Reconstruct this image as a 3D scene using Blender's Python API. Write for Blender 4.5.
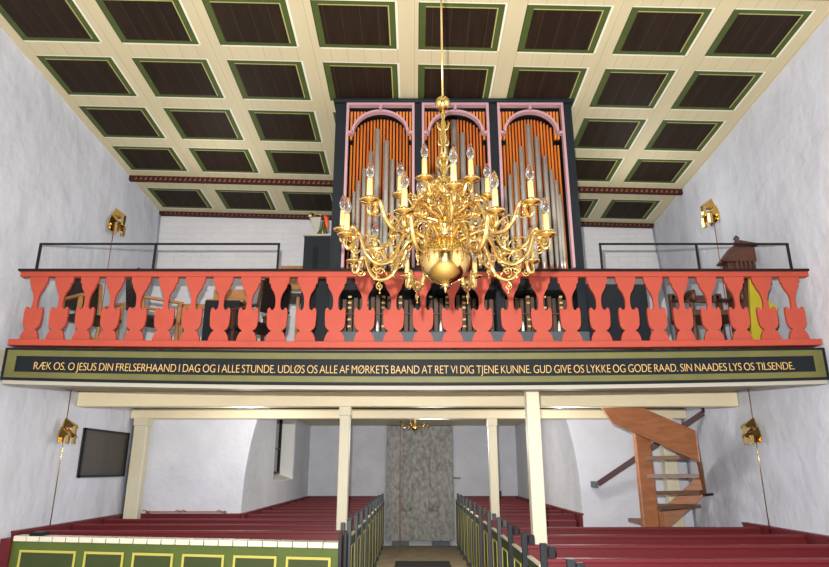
import bpy, bmesh, math, random
from mathutils import Vector, Matrix
PI = math.pi
random.seed(7)
for o in list(bpy.data.objects): bpy.data.objects.remove(o)
S = bpy.context.scene
COL = S.collection

# ---------------- camera ----------------
F = 620.0
PITCH = math.atan((468 - 283.5) / F)
CAM = Vector((0, 0, 1.7))
cd = bpy.data.cameras.new('camera'); cam = bpy.data.objects.new('camera', cd); COL.objects.link(cam)
cd.sensor_width = 36; cd.lens = F * 36 / 829; cd.clip_end = 100; cd.clip_start = .05
cam.location = CAM; cam.rotation_euler = (PI / 2 + PITCH, 0, 0)
S.camera = cam
S.view_settings.view_transform = 'Standard'; S.view_settings.look = 'None'
S.view_settings.exposure = 0; S.view_settings.gamma = 1; S.view_settings.use_curve_mapping = False

# ---------------- world and lights ----------------
w = bpy.data.worlds.new('world'); S.world = w; w.use_nodes = True
w.node_tree.nodes['Background'].inputs[0].default_value = (.8, .88, 1, 1)
w.node_tree.nodes['Background'].inputs[1].default_value = .12
def lamp(name, kind, loc, energy, size=.1, rot=(0, 0, 0), color=(1, 1, 1), sy=None):
    l = bpy.data.lights.new(name, kind); o = bpy.data.objects.new(name, l); COL.objects.link(o)
    o.location = loc; o.rotation_euler = rot; l.energy = energy; l.color = color
    if kind == 'AREA':
        l.shape = 'RECTANGLE'; l.size = size; l.size_y = sy or size
    else: l.shadow_soft_size = size
    return o
lamp('camera_flash', 'POINT', (-.07, .02, 1.93), 2050, .022, color=(1, .97, .93))
lamp('nave_fill_east', 'AREA', (0, -6.8, 3.2), 60, 2.2, (PI / 2, 0, 0), (.93, .96, 1), 3.2)  # added soft fill behind the camera, no window modelled there
lamp('nave_fill_north', 'AREA', (-4.05, -2.5, 3.4), 26, 1.6, (PI / 2, 0, -PI / 2), (.93, .96, 1), 2.4)  # added ambient fill from the unseen left side of the nave
lamp('nave_fill_south', 'AREA', (3.8, -2.5, 3.4), 26, 1.6, (PI / 2, 0, PI / 2), (.93, .96, 1), 2.4)  # matching added fill from the unseen right side
lamp('tower_fill', 'POINT', (0.3, 11.0, 2.2), 105, .25, color=(1, .97, .92))  # added fill to brighten the tower room, apart from its chandelier
lamp('under_gallery_fill_left', 'POINT', (-2.2, 8.3, 2.2), 36, .15, color=(1, .97, .92))  # added fill to brighten the west wall below the gallery, no fitting
lamp('under_gallery_fill_right', 'POINT', (2.0, 8.3, 2.2), 32, .15, color=(1, .97, .92))  # same added fill right of the aisle
lamp('gallery_fill_left', 'POINT', (-2.6, 7.5, 4.9), 22, .3, color=(1, .97, .92))  # added fill to lift the upper west wall, no fitting
lamp('gallery_fill_right', 'POINT', (3.0, 7.5, 4.9), 16, .3, color=(1, .97, .92))  # added fill for the right half of the upper wall

# ---------------- where a line of sight meets a plane of the building ----------------
CP, SP = math.cos(PITCH), math.sin(PITCH)
def ray(px, py):
    u = (px - 414.5) / F; v = (283.5 - py) / F
    return Vector((u, CP - v * SP, SP + v * CP))
def at(px, py, Y): d = ray(px, py); return CAM + d * (Y / d.y)
def zat(py, Y): return at(414.5, py, Y).z
def xat(px, py, Y): return at(px, py, Y).x
def onx(px, py, X): d = ray(px, py); return CAM + d * (X / d.x)

# ---------------- materials ----------------
MATS = {}
def mat(name, col, rough=.6, metal=0, var=.0, vscale=6, bump=0, bscale=20, stretch=(1, 1, 1), spec=.5, trans=0, col2=None, detail=4):
    m = bpy.data.materials.new(name); m.use_nodes = True; nt = m.node_tree; N = nt.nodes; L = nt.links
    b = N['Principled BSDF']
    b.inputs['Base Color'].default_value = (*col, 1); b.inputs['Roughness'].default_value = rough
    b.inputs['Metallic'].default_value = metal; b.inputs['Specular IOR Level'].default_value = spec
    if trans: b.inputs['Transmission Weight'].default_value = trans
    tc = N.new('ShaderNodeTexCoord'); mp = N.new('ShaderNodeMapping'); mp.inputs['Scale'].default_value = stretch
    L.new(tc.outputs['Object'], mp.inputs[0])
    if var:
        n = N.new('ShaderNodeTexNoise'); n.inputs['Scale'].default_value = vscale; n.inputs['Detail'].default_value = detail
        L.new(mp.outputs[0], n.inputs[0])
        r = N.new('ShaderNodeValToRGB'); r.color_ramp.elements[0].position = .3; r.color_ramp.elements[1].position = .7
        c2 = col2 or tuple(c * (1 - var) for c in col)
        r.color_ramp.elements[0].color = (*c2, 1); r.color_ramp.elements[1].color = (*col, 1)
        L.new(n.outputs[0], r.inputs[0]); L.new(r.outputs[0], b.inputs['Base Color'])
    if bump:
        n2 = N.new('ShaderNodeTexNoise'); n2.inputs['Scale'].default_value = bscale; n2.inputs['Detail'].default_value = detail
        L.new(mp.outputs[0], n2.inputs[0])
        bp = N.new('ShaderNodeBump'); bp.inputs['Strength'].default_value = bump; bp.inputs['Distance'].default_value = .05
        L.new(n2.outputs[0], bp.inputs['Height']); L.new(bp.outputs[0], b.inputs['Normal'])
    MATS[name] = m; return m
def seams(m, axis, pitch, width, col, off=0):
    """thin lines of another colour every `pitch` metres (board joints)"""
    nt = m.node_tree; N = nt.nodes; L = nt.links; b = N['Principled BSDF']
    tc = N.new('ShaderNodeTexCoord'); sx = N.new('ShaderNodeSeparateXYZ'); L.new(tc.outputs['Object'], sx.inputs[0])
    a = N.new('ShaderNodeMath'); a.operation = 'ADD'; a.inputs[1].default_value = 100 * pitch + off; L.new(sx.outputs[axis], a.inputs[0])
    mo = N.new('ShaderNodeMath'); mo.operation = 'MODULO'; mo.inputs[1].default_value = pitch; L.new(a.outputs[0], mo.inputs[0])
    lt = N.new('ShaderNodeMath'); lt.operation = 'LESS_THAN'; lt.inputs[1].default_value = width; L.new(mo.outputs[0], lt.inputs[0])
    mx = N.new('ShaderNodeMix'); mx.data_type = 'RGBA'
    src = b.inputs['Base Color']
    if src.is_linked: L.new(src.links[0].from_socket, mx.inputs[6])
    else: mx.inputs[6].default_value = src.default_value
    mx.inputs[7].default_value = (*col, 1); L.new(lt.outputs[0], mx.inputs[0]); L.new(mx.outputs[2], b.inputs['Base Color'])
    return m
plaster = mat('whitewashed_plaster', (.585, .61, .69), .85, var=.10, vscale=1.6, bump=.9, bscale=2.6, stretch=(1.1, 1.1, 1.0), detail=3)
plaster2 = mat('whitewashed_rough_plaster', (.62, .64, .71), .85, var=.12, vscale=2.5, bump=.35, bscale=7)
def brick_wall():
    m = mat('whitewashed_brick', (.70, .70, .73), .85, var=.08, vscale=3)
    nt = m.node_tree; N = nt.nodes; L = nt.links
    tc = N.new('ShaderNodeTexCoord'); mp = N.new('ShaderNodeMapping'); mp.inputs['Rotation'].default_value = (PI / 2, 0, 0); L.new(tc.outputs['Object'], mp.inputs[0])
    br = N.new('ShaderNodeTexBrick'); br.inputs['Scale'].default_value = 1; br.inputs['Brick Width'].default_value = .29; br.inputs['Row Height'].default_value = .1
    br.inputs['Mortar Size'].default_value = .012; br.inputs['Mortar Smooth'].default_value = 1; br.inputs['Color1'].default_value = (1, 1, 1, 1); br.inputs['Color2'].default_value = (.8, .8, .8, 1); br.inputs['Mortar'].default_value = (0, 0, 0, 1)
    L.new(mp.outputs[0], br.inputs[0])
    bp = N.new('ShaderNodeBump'); bp.inputs['Strength'].default_value = .45; bp.inputs['Distance'].default_value = .012
    L.new(br.outputs[0], bp.inputs['Height']); L.new(bp.outputs[0], N['Principled BSDF'].inputs['Normal'])
    return m
brick = brick_wall()
SEAM = .176
cream_c = seams(mat('cream_ceiling_paint', (.57, .51, .33), .55, var=.07, vscale=3, stretch=(3, .3, 1)), 0, SEAM, .0035, (.30, .26, .16))
creamhi = mat('pale_cream_edge_paint', (.72, .73, .60), .5)
green_c = mat('green_ceiling_paint', (.070, .100, .026), .6, spec=.2, var=.2, vscale=4)
green_d = mat('dark_green_shadow_line_paint', (.03, .045, .012), .6)
yellow_c = mat('pale_yellow_line_paint', (.40, .38, .14), .5)
brown_c = seams(mat('dark_brown_panel_paint', (.026, .016, .010), .6, spec=.12, var=.35, vscale=3, stretch=(5, .5, 1)), 0, SEAM, .003, (.085, .05, .032))
cream = mat('cream_beam_paint', (.71, .63, .43), .5, var=.06, vscale=3)
creamp = mat('cream_post_paint', (.62, .575, .43), .5, var=.05, vscale=3)
coral = mat('coral_red_paint', (.385, .062, .038), .5, spec=.3, var=.08, vscale=5)
black = mat('black_paint', (.010, .011, .012), .4, spec=.15)
slate = mat('blue_black_organ_paint', (.014, .018, .023), .45, spec=.2, var=.15, vscale=5)
slate_l = mat('slate_grey_paint', (.075, .095, .115), .5, var=.2, vscale=8)
olive = mat('olive_paint', (.125, .120, .030), .5, var=.25, vscale=3)
inscr = mat('dark_inscription_paint', (.011, .014, .017), .5, spec=.12)
gold = mat('gold_letter_paint', (.62, .40, .14), .4)
pink = mat('dusty_pink_paint', (.44, .26, .30), .5)
orange = mat('orange_wood', (.80, .30, .04), .45, var=.45, vscale=9, col2=(.60, .13, .04), stretch=(4, 1, .12))
tin = mat('tin_pipe_metal', (.60, .58, .54), .3, metal=.5, var=.2, vscale=7, stretch=(1, 1, .3))
brownwood = mat('dark_brown_pipe_wood', (.10, .05, .025), .5, var=.5, vscale=14, stretch=(1, 1, .3))
brass = mat('polished_brass', (.74, .52, .20), .10, metal=1)
candle = mat('gilt_candle_sleeve', (.62, .46, .19), .3, metal=.6)
glass = mat('clear_bulb_glass', (1, 1, 1), .02, trans=1)
pewred = mat('oxblood_pew_paint', (.125, .012, .016), .45, spec=.3, var=.18, vscale=3, stretch=(.3, 1, 1))
pewred2 = mat('oxblood_seat_paint', (.135, .014, .019), .45, spec=.3)
post_m = mat('dark_slate_post_paint', (.035, .042, .048), .5, var=.3, vscale=8)
green_p = mat('green_pew_paint', (.080, .120, .017), .45, var=.2, vscale=3)
green_pd = mat('dark_green_panel_paint', (.036, .055, .009), .45, var=.2, vscale=4)
yellow_p = mat('yellow_line_paint', (.48, .43, .09), .5)
stairw = mat('varnished_stair_wood', (.36, .125, .040), .45, var=.35, vscale=6, stretch=(1, 1, 4))
tread = mat('worn_tread_wood', (.19, .10, .055), .5, var=.3, vscale=8)
maroon = mat('dark_maroon_paint', (.045, .010, .014), .4, spec=.15)
lightw = mat('honey_wood', (.42, .19, .065), .45, var=.3, vscale=8, stretch=(1, 1, 3))
carved = mat('carved_brown_wood', (.10, .036, .020), .5, var=.4, vscale=15)
darkseat = mat('dark_leather', (.018, .012, .010), .4)
mustard = mat('mustard_yellow_paint', (.42, .36, .012), .5)
stone = mat('worn_stone_floor', (.38, .30, .19), .7, var=.35, vscale=4, bump=.2, bscale=12)
slab_m = mat('grey_carved_stone', (.44, .44, .43), .8, var=.5, vscale=16, bump=1.0, bscale=17, stretch=(1, 1, .6), detail=8)
doormat = mat('charcoal_mat', (.03, .03, .032), .9, bump=.3, bscale=150)
iron = mat('dark_iron', (.010, .010, .011), .5, spec=.2)
redbrown = mat('red_brown_cornice_paint', (.045, .012, .008), .6, spec=.2)
plaque_m = mat('dark_slate_plaque', (.030, .029, .029), .45, var=.2, vscale=20)
plaque_t = mat('dull_gold_plaque_lettering', (.075, .062, .04), .6)
white = mat('white_enamel', (.8, .8, .78), .4)
copper = mat('copper_brown_metal', (.35, .14, .08), .4, metal=.4)
flagred = mat('orange_red_paint', (.75, .10, .03), .5)
ropem = mat('rust_rope', (.30, .13, .07), .8)
nightglass = mat('dark_window_glass', (.012, .014, .018), .1)

# ---------------- mesh helpers ----------------
def bx(bm, x0, x1, y0, y1, z0, z1, mi=0):
    v = [bm.verts.new((x, y, z)) for x in (x0, x1) for y in (y0, y1) for z in (z0, z1)]
    fs = []
    for f in ((0, 1, 3, 2), (4, 6, 7, 5), (0, 4, 5, 1), (2, 3, 7, 6), (0, 2, 6, 4), (1, 5, 7, 3)):
        fc = bm.faces.new([v[i] for i in f]); fc.material_index = mi; fs.append(fc)
    return v
def hexa(bm, bot, top):
    """solid between two matching point rings"""
    a = [bm.verts.new(p) for p in bot]; b = [bm.verts.new(p) for p in top]; n = len(a)
    bm.faces.new(a[::-1]); bm.faces.new(b)
    for i in range(n): bm.faces.new((a[i], a[(i + 1) % n], b[(i + 1) % n], b[i]))
def prism(bm, pts, y0, y1, axis='y'):
    """outline (a,b) extruded; axis y -> (x,z); axis x -> (y,z); axis z -> (x,y)"""
    def P(a, b, c): return {'y': (a, c, b), 'x': (c, a, b), 'z': (a, b, c)}[axis]
    hexa(bm, [P(a, b, y0) for a, b in pts], [P(a, b, y1) for a, b in pts])
def beam(bm, p, q, w, h=None, up=Vector((0, 0, 1))):
    """rectangular bar from p to q"""
    h = h or w; p = Vector(p); q = Vector(q); d = (q - p).normalized()
    if abs(d.dot(up)) > .99: up = Vector((0, 1, 0))
    s = d.cross(up).normalized() * w / 2; t = s.cross(d).normalized() * h / 2
    hexa(bm, [p + s + t, p - s + t, p - s - t, p + s - t], [q + s + t, q - s + t, q - s - t, q + s - t])
def tube(bm, pts, r, n=8, smooth=True, closed=False):
    """round tube along points, r a number or list"""
    pts = [Vector(p) for p in pts]; N = len(pts); rs = r if isinstance(r, (list, tuple)) else [r] * N
    rings = []; u = None
    for i, p in enumerate(pts):
        d = (pts[min(i + 1, N - 1)] - pts[max(i - 1, 0)])
        if closed: d = pts[(i + 1) % N] - pts[i - 1]
        d.normalize()
        if u is None: u = d.orthogonal().normalized()
        else:
            u = (u - d * u.dot(d)); u = u.normalized() if u.length > 1e-6 else d.orthogonal().normalized()
        v = d.cross(u)
        rings.append([bm.verts.new(p + (u * math.cos(2 * PI * k / n) + v * math.sin(2 * PI * k / n)) * rs[i]) for k in range(n)])
    for i in range(N if closed else N - 1):
        a = rings[i]; b = rings[(i + 1) % N]
        for k in range(n):
            f = bm.faces.new((a[k], a[(k + 1) % n], b[(k + 1) % n], b[k])); f.smooth = smooth
    if not closed:
        bm.faces.new(rings[0][::-1]); bm.faces.new(rings[-1])
def lathe(bm, prof, c=(0, 0, 0), n=20, smooth=True):
    """prof: (radius, z) list, revolved about z through c"""
    c = Vector(c); rings = []
    for r, z in prof:
        r = max(r, .0004)
        rings.append([bm.verts.new(c + Vector((r * math.cos(2 * PI * k / n), r * math.sin(2 * PI * k / n), z))) for k in range(n)])
    for a, b in zip(rings, rings[1:]):
        for k in range(n):
            f = bm.faces.new((a[k], a[(k + 1) % n], b[(k + 1) % n], b[k])); f.smooth = smooth
    bm.faces.new(rings[0][::-1]); bm.faces.new(rings[-1])
def ball(bm, c, r, n=10):
    lathe(bm, [(r * math.sin(PI * i / n), -r * math.cos(PI * i / n)) for i in range(n + 1)], c, n + 4)
def B(): return bmesh.new()
def root_loc(p):
    while p.parent: p = p.parent
    return p
def obj(name, bm, m, parent=None, world=False, bevel=0):
    if world and parent is not None:
        bmesh.ops.translate(bm, verts=bm.verts, vec=-root_loc(parent).location)
    bmesh.ops.recalc_face_normals(bm, faces=bm.faces)
    me = bpy.data.meshes.new(name); bm.to_mesh(me); bm.free()
    for k in (m if isinstance(m, (list, tuple)) else [m]): me.materials.append(k)
    o = bpy.data.objects.new(name, me); COL.objects.link(o)
    if parent is not None: o.parent = parent
    if bevel:
        b = o.modifiers.new('bevel', 'BEVEL'); b.width = bevel; b.segments = 2; b.limit_method = 'ANGLE'
    return o
def thing(name, label, cat, loc=(0, 0, 0), rotz=0, group=None):
    o = bpy.data.objects.new(name, None); COL.objects.link(o); o.empty_display_size = .1
    o.location = loc; o.rotation_euler = (0, 0, rotz); o['label'] = label; o['category'] = cat
    if group: o['group'] = group
    return o
def tag(o, label, cat, group=None):
    o['label'] = label; o['category'] = cat
    if group: o['group'] = group
    return o
def struct(name, bm, m, label=None, bevel=0):
    o = obj(name, bm, m, bevel=bevel); o['kind'] = 'structure'
    if label: o['label'] = label
    return o
def dup(root, loc, rotz, label, group=None):
    r = root.copy(); COL.objects.link(r); r.location = loc; r.rotation_euler = (0, 0, rotz); r['label'] = label
    if group: r['group'] = group
    for ch in list(root.children):
        c = ch.copy(); COL.objects.link(c); c.parent = r
        for g in ch.children:
            d = g.copy(); COL.objects.link(d); d.parent = c
    return r

# =============================================================== THE ROOM
XL, XR, XRT = -4.17, 4.0, 3.88        # side walls; the right one leans in towards the ceiling
YW, YE = 9.5, -7.0                    # west wall, east end
TY = 15.3                             # tower far wall
TXL, TXR = -2.5, 2.42
def cz(x, y): return 1.7 + 4.461 - .02715 * x - .05698 * y
bm = B(); bx(bm, -5, 5, YE - .3, TY + .4, -.2, 0); struct('floor', bm, stone)

def grid_wall(name, fn, nu, nv, m):
    """subdivided hand-plastered wall; fn(u,v) -> point, gently uneven"""
    bm = B(); V = [[bm.verts.new(fn(i / nu, j / nv)) for j in range(nv + 1)] for i in range(nu + 1)]
    for i in range(nu):
        for j in range(nv):
            f = bm.faces.new((V[i][j], V[i + 1][j], V[i + 1][j + 1], V[i][j + 1])); f.smooth = True
    return bm
from mathutils import noise
def wob(y, z, s): return .018 * noise.noise(Vector((y * .8, z * .7, s))) + .006 * noise.noise(Vector((y * 2.6, z * 1.8, s + 5)))
bm = grid_wall('w', lambda u, v: (XL + wob(YE + u * 16.5, v * 6.3, 1) - .01, YE + u * (YW - YE), v * 6.7), 130, 50, plaster)
ret = bmesh.ops.extrude_face_region(bm, geom=bm.faces[:]); bmesh.ops.translate(bm, verts=[e for e in ret['geom'] if isinstance(e, bmesh.types.BMVert)], vec=(-.6, 0, 0))
struct('wall_left', bm, plaster)
bm = grid_wall('w', lambda u, v: (XR + (XRT - XR) * max(0, min(1, (v * 6.7 - 3.5) / 2.2)) - wob(YE + u * 16.5, v * 6.3, 9) + .01, YE + u * (YW - YE), v * 6.7), 130, 50, plaster)
ret = bmesh.ops.extrude_face_region(bm, geom=bm.faces[:]); bmesh.ops.translate(bm, verts=[e for e in ret['geom'] if isinstance(e, bmesh.types.BMVert)], vec=(.6, 0, 0))
struct('wall_right', bm, plaster)
# west wall: lower part with the arched tower opening, and the brick part above the gallery
SOF = 2.61                            # underside of the gallery floor
GF = zat(347, 6.0)                    # gallery floor
arch = []
for i in range(0, 9):
    z = 1.15 + (SOF - 1.15) * i / 8; r = TXR - 0; arch.append((.20 * ((z - 1.15) / 1.46) ** 2.2, z))
bm = B()
prism(bm, [(XL - .1, 0), (TXL, 0)] + [(TXL + a, z) for a, z in arch] + [(XL - .1, SOF)], YW, YW + .9)
prism(bm, [(XR + .1, 0), (XR + .1, SOF)] + [(TXR - a, z) for a, z in arch[::-1]] + [(TXR, 0)], YW, YW + .9)
struct('wall_west', bm, plaster2)
bm = B(); bx(bm, XL - .1, XR + .1, YW + .02, YW + .9, SOF, 6.2); struct('wall_west_upper', bm, brick)
# tower room, its left wall pierced by a splayed window
WY0, WY1, WZ0, WZ1 = 11.5, 13.35, 1.47, 2.675
bm = B()
bx(bm, TXL - .9, TXL, YW + .9, WY0, 0, 2.675); bx(bm, TXL - .9, TXL, WY1, TY, 0, 2.675); bx(bm, TXL - .9, TXL, WY0, WY1, 0, WZ0)
struct('wall_tower_left', bm, plaster2)
bm = B(); bx(bm, TXR, TXR + .9, YW + .9, TY, 0, 2.675); struct('wall_tower_right', bm, plaster2)
bm = B(); bx(bm, TXL - .9, TXR + .9, TY, TY + .3, 0, 2.8); struct('wall_tower_far', bm, plaster2)
GD = .30                              # depth of the window recess
bm = B(); bx(bm, TXL - GD - .04, TXL - GD, WY0, WY1, WZ0, WZ1); wn = struct('window_1', bm, nightglass)
bm = B()
for yy in (WY0 + .03, WY0 + .62, WY0 + 1.22, WY1 - .05): bx(bm, TXL - GD, TXL - GD + .03, yy - .015, yy + .015, WZ0 + .12, WZ1)
bx(bm, TXL - GD, TXL - GD + .03, WY0, WY1, WZ0 + .12, WZ0 + .16); bx(bm, TXL - GD, TXL - GD + .025, WY0, WY1, WZ0 + .6, WZ0 + .62)
obj('window_frame', bm, iron, wn)
bm = B(); hexa(bm, [(TXL, WY0, WZ0), (TXL, WY1, WZ0), (TXL - GD, WY1, WZ0), (TXL - GD, WY0, WZ0)], [(TXL, WY0, WZ0 + .01), (TXL, WY1, WZ0 + .01), (TXL - GD, WY1, WZ0 + .12), (TXL - GD, WY0, WZ0 + .12)])
bx(bm, TXL - GD, TXL - .02, WY1 - .03, WY1, WZ0, WZ1)
obj('window_reveal', bm, white, wn)

# painted board ceiling: flat boards, the coffers are paint
colL = [-4.056, -3.027, -2.001, -.972, .051, 1.069, 2.051, 2.998]; colR = [-3.26, -2.234, -1.215, -.184, .853, 1.844, 2.786, 3.717]
rT = [4.82, 5.687, 6.575, 7.458, 8.617]; rB = [5.455, 6.355, 7.24, 8.082, 9.268]
k = 4.82 - 1.15
while k > YE: rT.append(k); rB.append(k + .64); k -= .885
bm = B()
GW, LW, HW = .058, .012, .022
xs = {XL - .3: 0, XR + .2: 0}
colx = []
for a, b in zip(colL, colR): colx.append([a - .012, a, a + GW, b - GW - LW, b - GW, b, b + HW])
rowy = []
for a, b in sorted(zip(rT, rB)): rowy.append([a - .014, a, a + GW * .8, a + GW * .8 + LW, b - GW * .8, b, b + .02])
X = [XL - .3] + [x for c in colx for x in c] + [XR + .2]
Y = [YE - .2] + [y for c in rowy for y in c] + [YW + .1]
MI = {'cream': 0, 'green': 1, 'brown': 2, 'hi': 3, 'yel': 4, 'dk': 5}
def cell(i, j):
    ci, cj = (i - 1) % 7, (j - 1) % 7       # band index inside the 7-edge group; 6 = gap between panels
    if i == 0 or j == 0 or ci == 6 or cj == 6: return 'cream'
    # columns: 0 dark edge,1 green,2 brown,3 yellow,4 green,5 white ; rows: 0 cream-hi,1 green,2 yellow,3 brown,4 green,5 hi
    if ci == 0: return 'dk' if 1 <= cj <= 4 else 'cream'
    if ci == 5: return 'hi' if 0 <= cj <= 4 else 'cream'
    if cj == 0: return 'hi'
    if cj == 5: return 'hi'
    if ci in (1, 4) or cj in (1, 4): return 'green'
    if ci == 3 or cj == 2: return 'yel'
    return 'brown'
V = [[bm.verts.new((x, y, cz(x, y))) for y in Y] for x in X]
for i in range(len(X) - 1):
    for j in range(len(Y) - 1):
        f = bm.faces.new((V[i][j], V[i][j + 1], V[i + 1][j + 1], V[i + 1][j])); f.material_index = MI[cell(i, j)]
ret = bmesh.ops.extrude_face_region(bm, geom=bm.faces[:]); bmesh.ops.translate(bm, verts=[e for e in ret['geom'] if isinstance(e, bmesh.types.BMVert)], vec=(0, 0, .06))
struct('ceiling', bm, [cream_c, green_c, brown_c, creamhi, yellow_c, green_d])
# red-brown carved cornice strips across the ceiling
def cornice(name, y, w, h, label):
    bm = B()
    def z(x): return cz(x, y)
    a, b = XL - .02, XR - .05
    hexa(bm, [(a, y - w, z(a) - h), (b, y - w, z(b) - h), (b, y + w, z(b) - h), (a, y + w, z(a) - h)], [(a, y - w, z(a) + .01), (b, y - w, z(b) + .01), (b, y + w, z(b) + .01), (a, y + w, z(a) + .01)])
    o = struct(name, bm, redbrown, label)
    bm = B(); n = 110
    for i in range(n):
        x0 = a + .1 + (b - a - .2) * i / n; x1 = x0 + (b - a) / n * .5
        prism(bm, [(x0, z(x0) - h * .85), (x1, z(x0) - h * .85), ((x0 + x1) / 2 + .015, z(x0) - h * .2)], y - w - .006, y - w)
    obj('zigzag_ornament', bm, cream if False else mat('ornament_pink_' + name, (.20, .07, .04), .6), o)
cornice('trim_1', 8.27, .03, .075, 'red-brown zigzag strip crossing the painted ceiling')
cornice('trim_2', 9.45, .045, .05, 'red-brown strip where the ceiling meets the west wall')
cornice('trim_3', 4.58, .03, .075, 'red-brown strip crossing the ceiling above the chandelier')

SOFT = 2.675
bm = B(); bx(bm, TXL - .9, TXR + .9, YW + .9, TY, SOFT, GF); struct('ceiling_tower', bm, cream)
# gallery floor and its beams
bm = B(); bx(bm, XL, XR, 6.12, YW + .9, SOF, GF - .005); struct('floor_gallery', bm, seams(mat('gallery_floor_boards', (.33, .29, .22), .6, var=.2), 0, .2, .006, (.1, .08, .06)), 'boarded floor of the organ gallery')
def beamobj(name, x0, x1, y0, y1, z0, z1, label):
    bm = B(); bx(bm, x0, x1, y0, y1, z0, z1); struct(name, bm, cream, label, bevel=.012)
b0 = at(414, 406.5, 7.75).z
beamobj('trim_4', XL, XR, 7.75, 7.95, b0, SOF, 'front cream beam under the gallery, wall to wall')
beamobj('trim_5', XL, XR, 9.28, 9.48, zat(418.5, 9.28), zat(409, 9.28), 'rear cream beam under the gallery at the west wall')

AL0, AR0 = -.78, 1.02
def post(name, px, py, Y, wpx, z1, label, z0=0, depth=None):
    x = xat(px, py, Y); zc = Y * CP; wd = wpx * zc / F; d = depth or wd
    t = thing('gallery_post', label, 'post', (x, Y, z0))
    bm = B(); bx(bm, -wd / 2, wd / 2, -d / 2, d / 2, 0, z1 - z0 - .1); obj('shaft', bm, creamp, t, bevel=.01)
    bm = B(); bx(bm, -wd / 2 - .008, wd / 2 + .008, -d / 2 - .008, d / 2 + .008, z1 - z0 - .1, z1 - z0); obj('capital', bm, creamp, t)
post('p', 344.3, 450, 7.85, 10.2, b0, 'slender cream post left of the aisle under the front beam')
post('p', 534.5, 450, 6.42, 13.4, SOF, 'thickest cream post, right of the aisle in front of the front beam')
post('p', 493.5, 470, 9.36, 8.5, zat(418.5, 9.28), 'slender cream post right of the aisle under the rear beam')
post('p', 137.5, 470, 9.345, 13.5, zat(418.5, 9.28), 'cream post against the west wall in the far left corner', depth=.15)
post('p', 670, 470, 9.36, 12, zat(418.5, 9.28), 'cream post in the right corner behind the winding stair')

def wains(name, x0, x1, y0, y1, label):
    bm = B(); bx(bm, x0, x1, y0, y1, 0, 1.05); o = struct(name, bm, pewred, label)
    bm = B(); bx(bm, x0 - .012, x1 + .012, y0 - .012, y1 + .0, 1.05, 1.075); obj('cap_rail', bm, pewred2, o)
wains('trim_6', XL - .02, XL + .05, 6.9, 9.44, 'red wainscot along the left nave wall')
wains('trim_7', XL + .05, TXL, 9.44, 9.5, 'red wainscot along the west wall left of the arch')
wains('trim_8', TXL, TXL + .05, 9.5, TY - .05, 'red wainscot along the left tower wall')
wains('trim_9', TXL, AL0, TY - .05, TY, 'red wainscot on the far tower wall left of the slab')
wains('trim_10', AR0, TXR, TY - .05, TY, 'red wainscot on the far tower wall right of the slab')
wains('trim_11', TXR - .05, TXR, 9.5, TY - .05, 'red wainscot along the right tower wall')
wains('trim_12', XR - .05, XR + .02, 2.0, 7.98, 'red wainscot along the right nave wall')

# =============================================================== GALLERY PARAPET
YB = 6.05
Z = lambda py: zat(py, YB)
xl, xr = xat(4, 365, 6.0), xat(826, 365, 6.0)
par = thing('gallery_parapet', 'coral red balustrade with black handrail above a dark board lettered in gold', 'balustrade', (0, YB, GF))
# inscription board
def bxs(bm, x0, x1, y0, y1, z0, z1, n=24):
    ring = []
    for i in range(n + 1):
        x = x0 + (x1 - x0) * i / n; ring.append([bm.verts.new((x, y, z)) for y, z in ((y0, z0), (y1, z0), (y1, z1), (y0, z1))])
    for a, b in zip(ring, ring[1:]):
        for k in range(4): bm.faces.new((a[k], a[(k + 1) % 4], b[(k + 1) % 4], b[k]))
    bm.faces.new(ring[0][::-1]); bm.faces.new(ring[-1])
Zb = lambda py: zat(py, 5.97)
bm = B(); bxs(bm, xl, xr, 5.97, 6.12, Zb(385.5), Zb(350.5)); board = obj('inscription_board', bm, inscr, par, True, bevel=.008)
bm = B()
for (a, b) in ((359.6, 353.2), (382.7, 376.4)): bxs(bm, xl + .04, xr - .04, 5.958, 5.975, Zb(a), Zb(b))
bxs(bm, xl + .04, xl + .13, 5.957, 5.975, Zb(382.7), Zb(353.2)); bxs(bm, xr - .13, xr - .04, 5.957, 5.975, Zb(382.7), Zb(353.2))
obj('olive_border', bm, olive, board, True, bevel=.004)
bm = B(); bxs(bm, xl + .02, xr - .02, 5.99, 6.14, Zb(389.5), Zb(385.5)); obj('base_plank', bm, mat('pale_grey_cream_plank', (.36, .34, .29), .6), par, True)
# rails
bm = B(); bxs(bm, xat(8, 345, 6) , xat(822, 345, 6), 5.985, 6.13, Z(348.5) - .005, Z(342.6)); obj('bottom_rail', bm, coral, par, True, bevel=.006)
bm = B(); bxs(bm, xat(19, 274, 6.0), xat(812, 274, 6.0), 6.02, 6.10, Z(277.3), Z(272.2)); obj('top_rail', bm, coral, par, True, bevel=.004)
bm = B(); bxs(bm, xat(18, 271, 6.0), xat(813, 271, 6.0), 5.99, 6.13, Z(272.3), Z(270.2)); obj('handrail', bm, black, par, True, bevel=.006)
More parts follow.
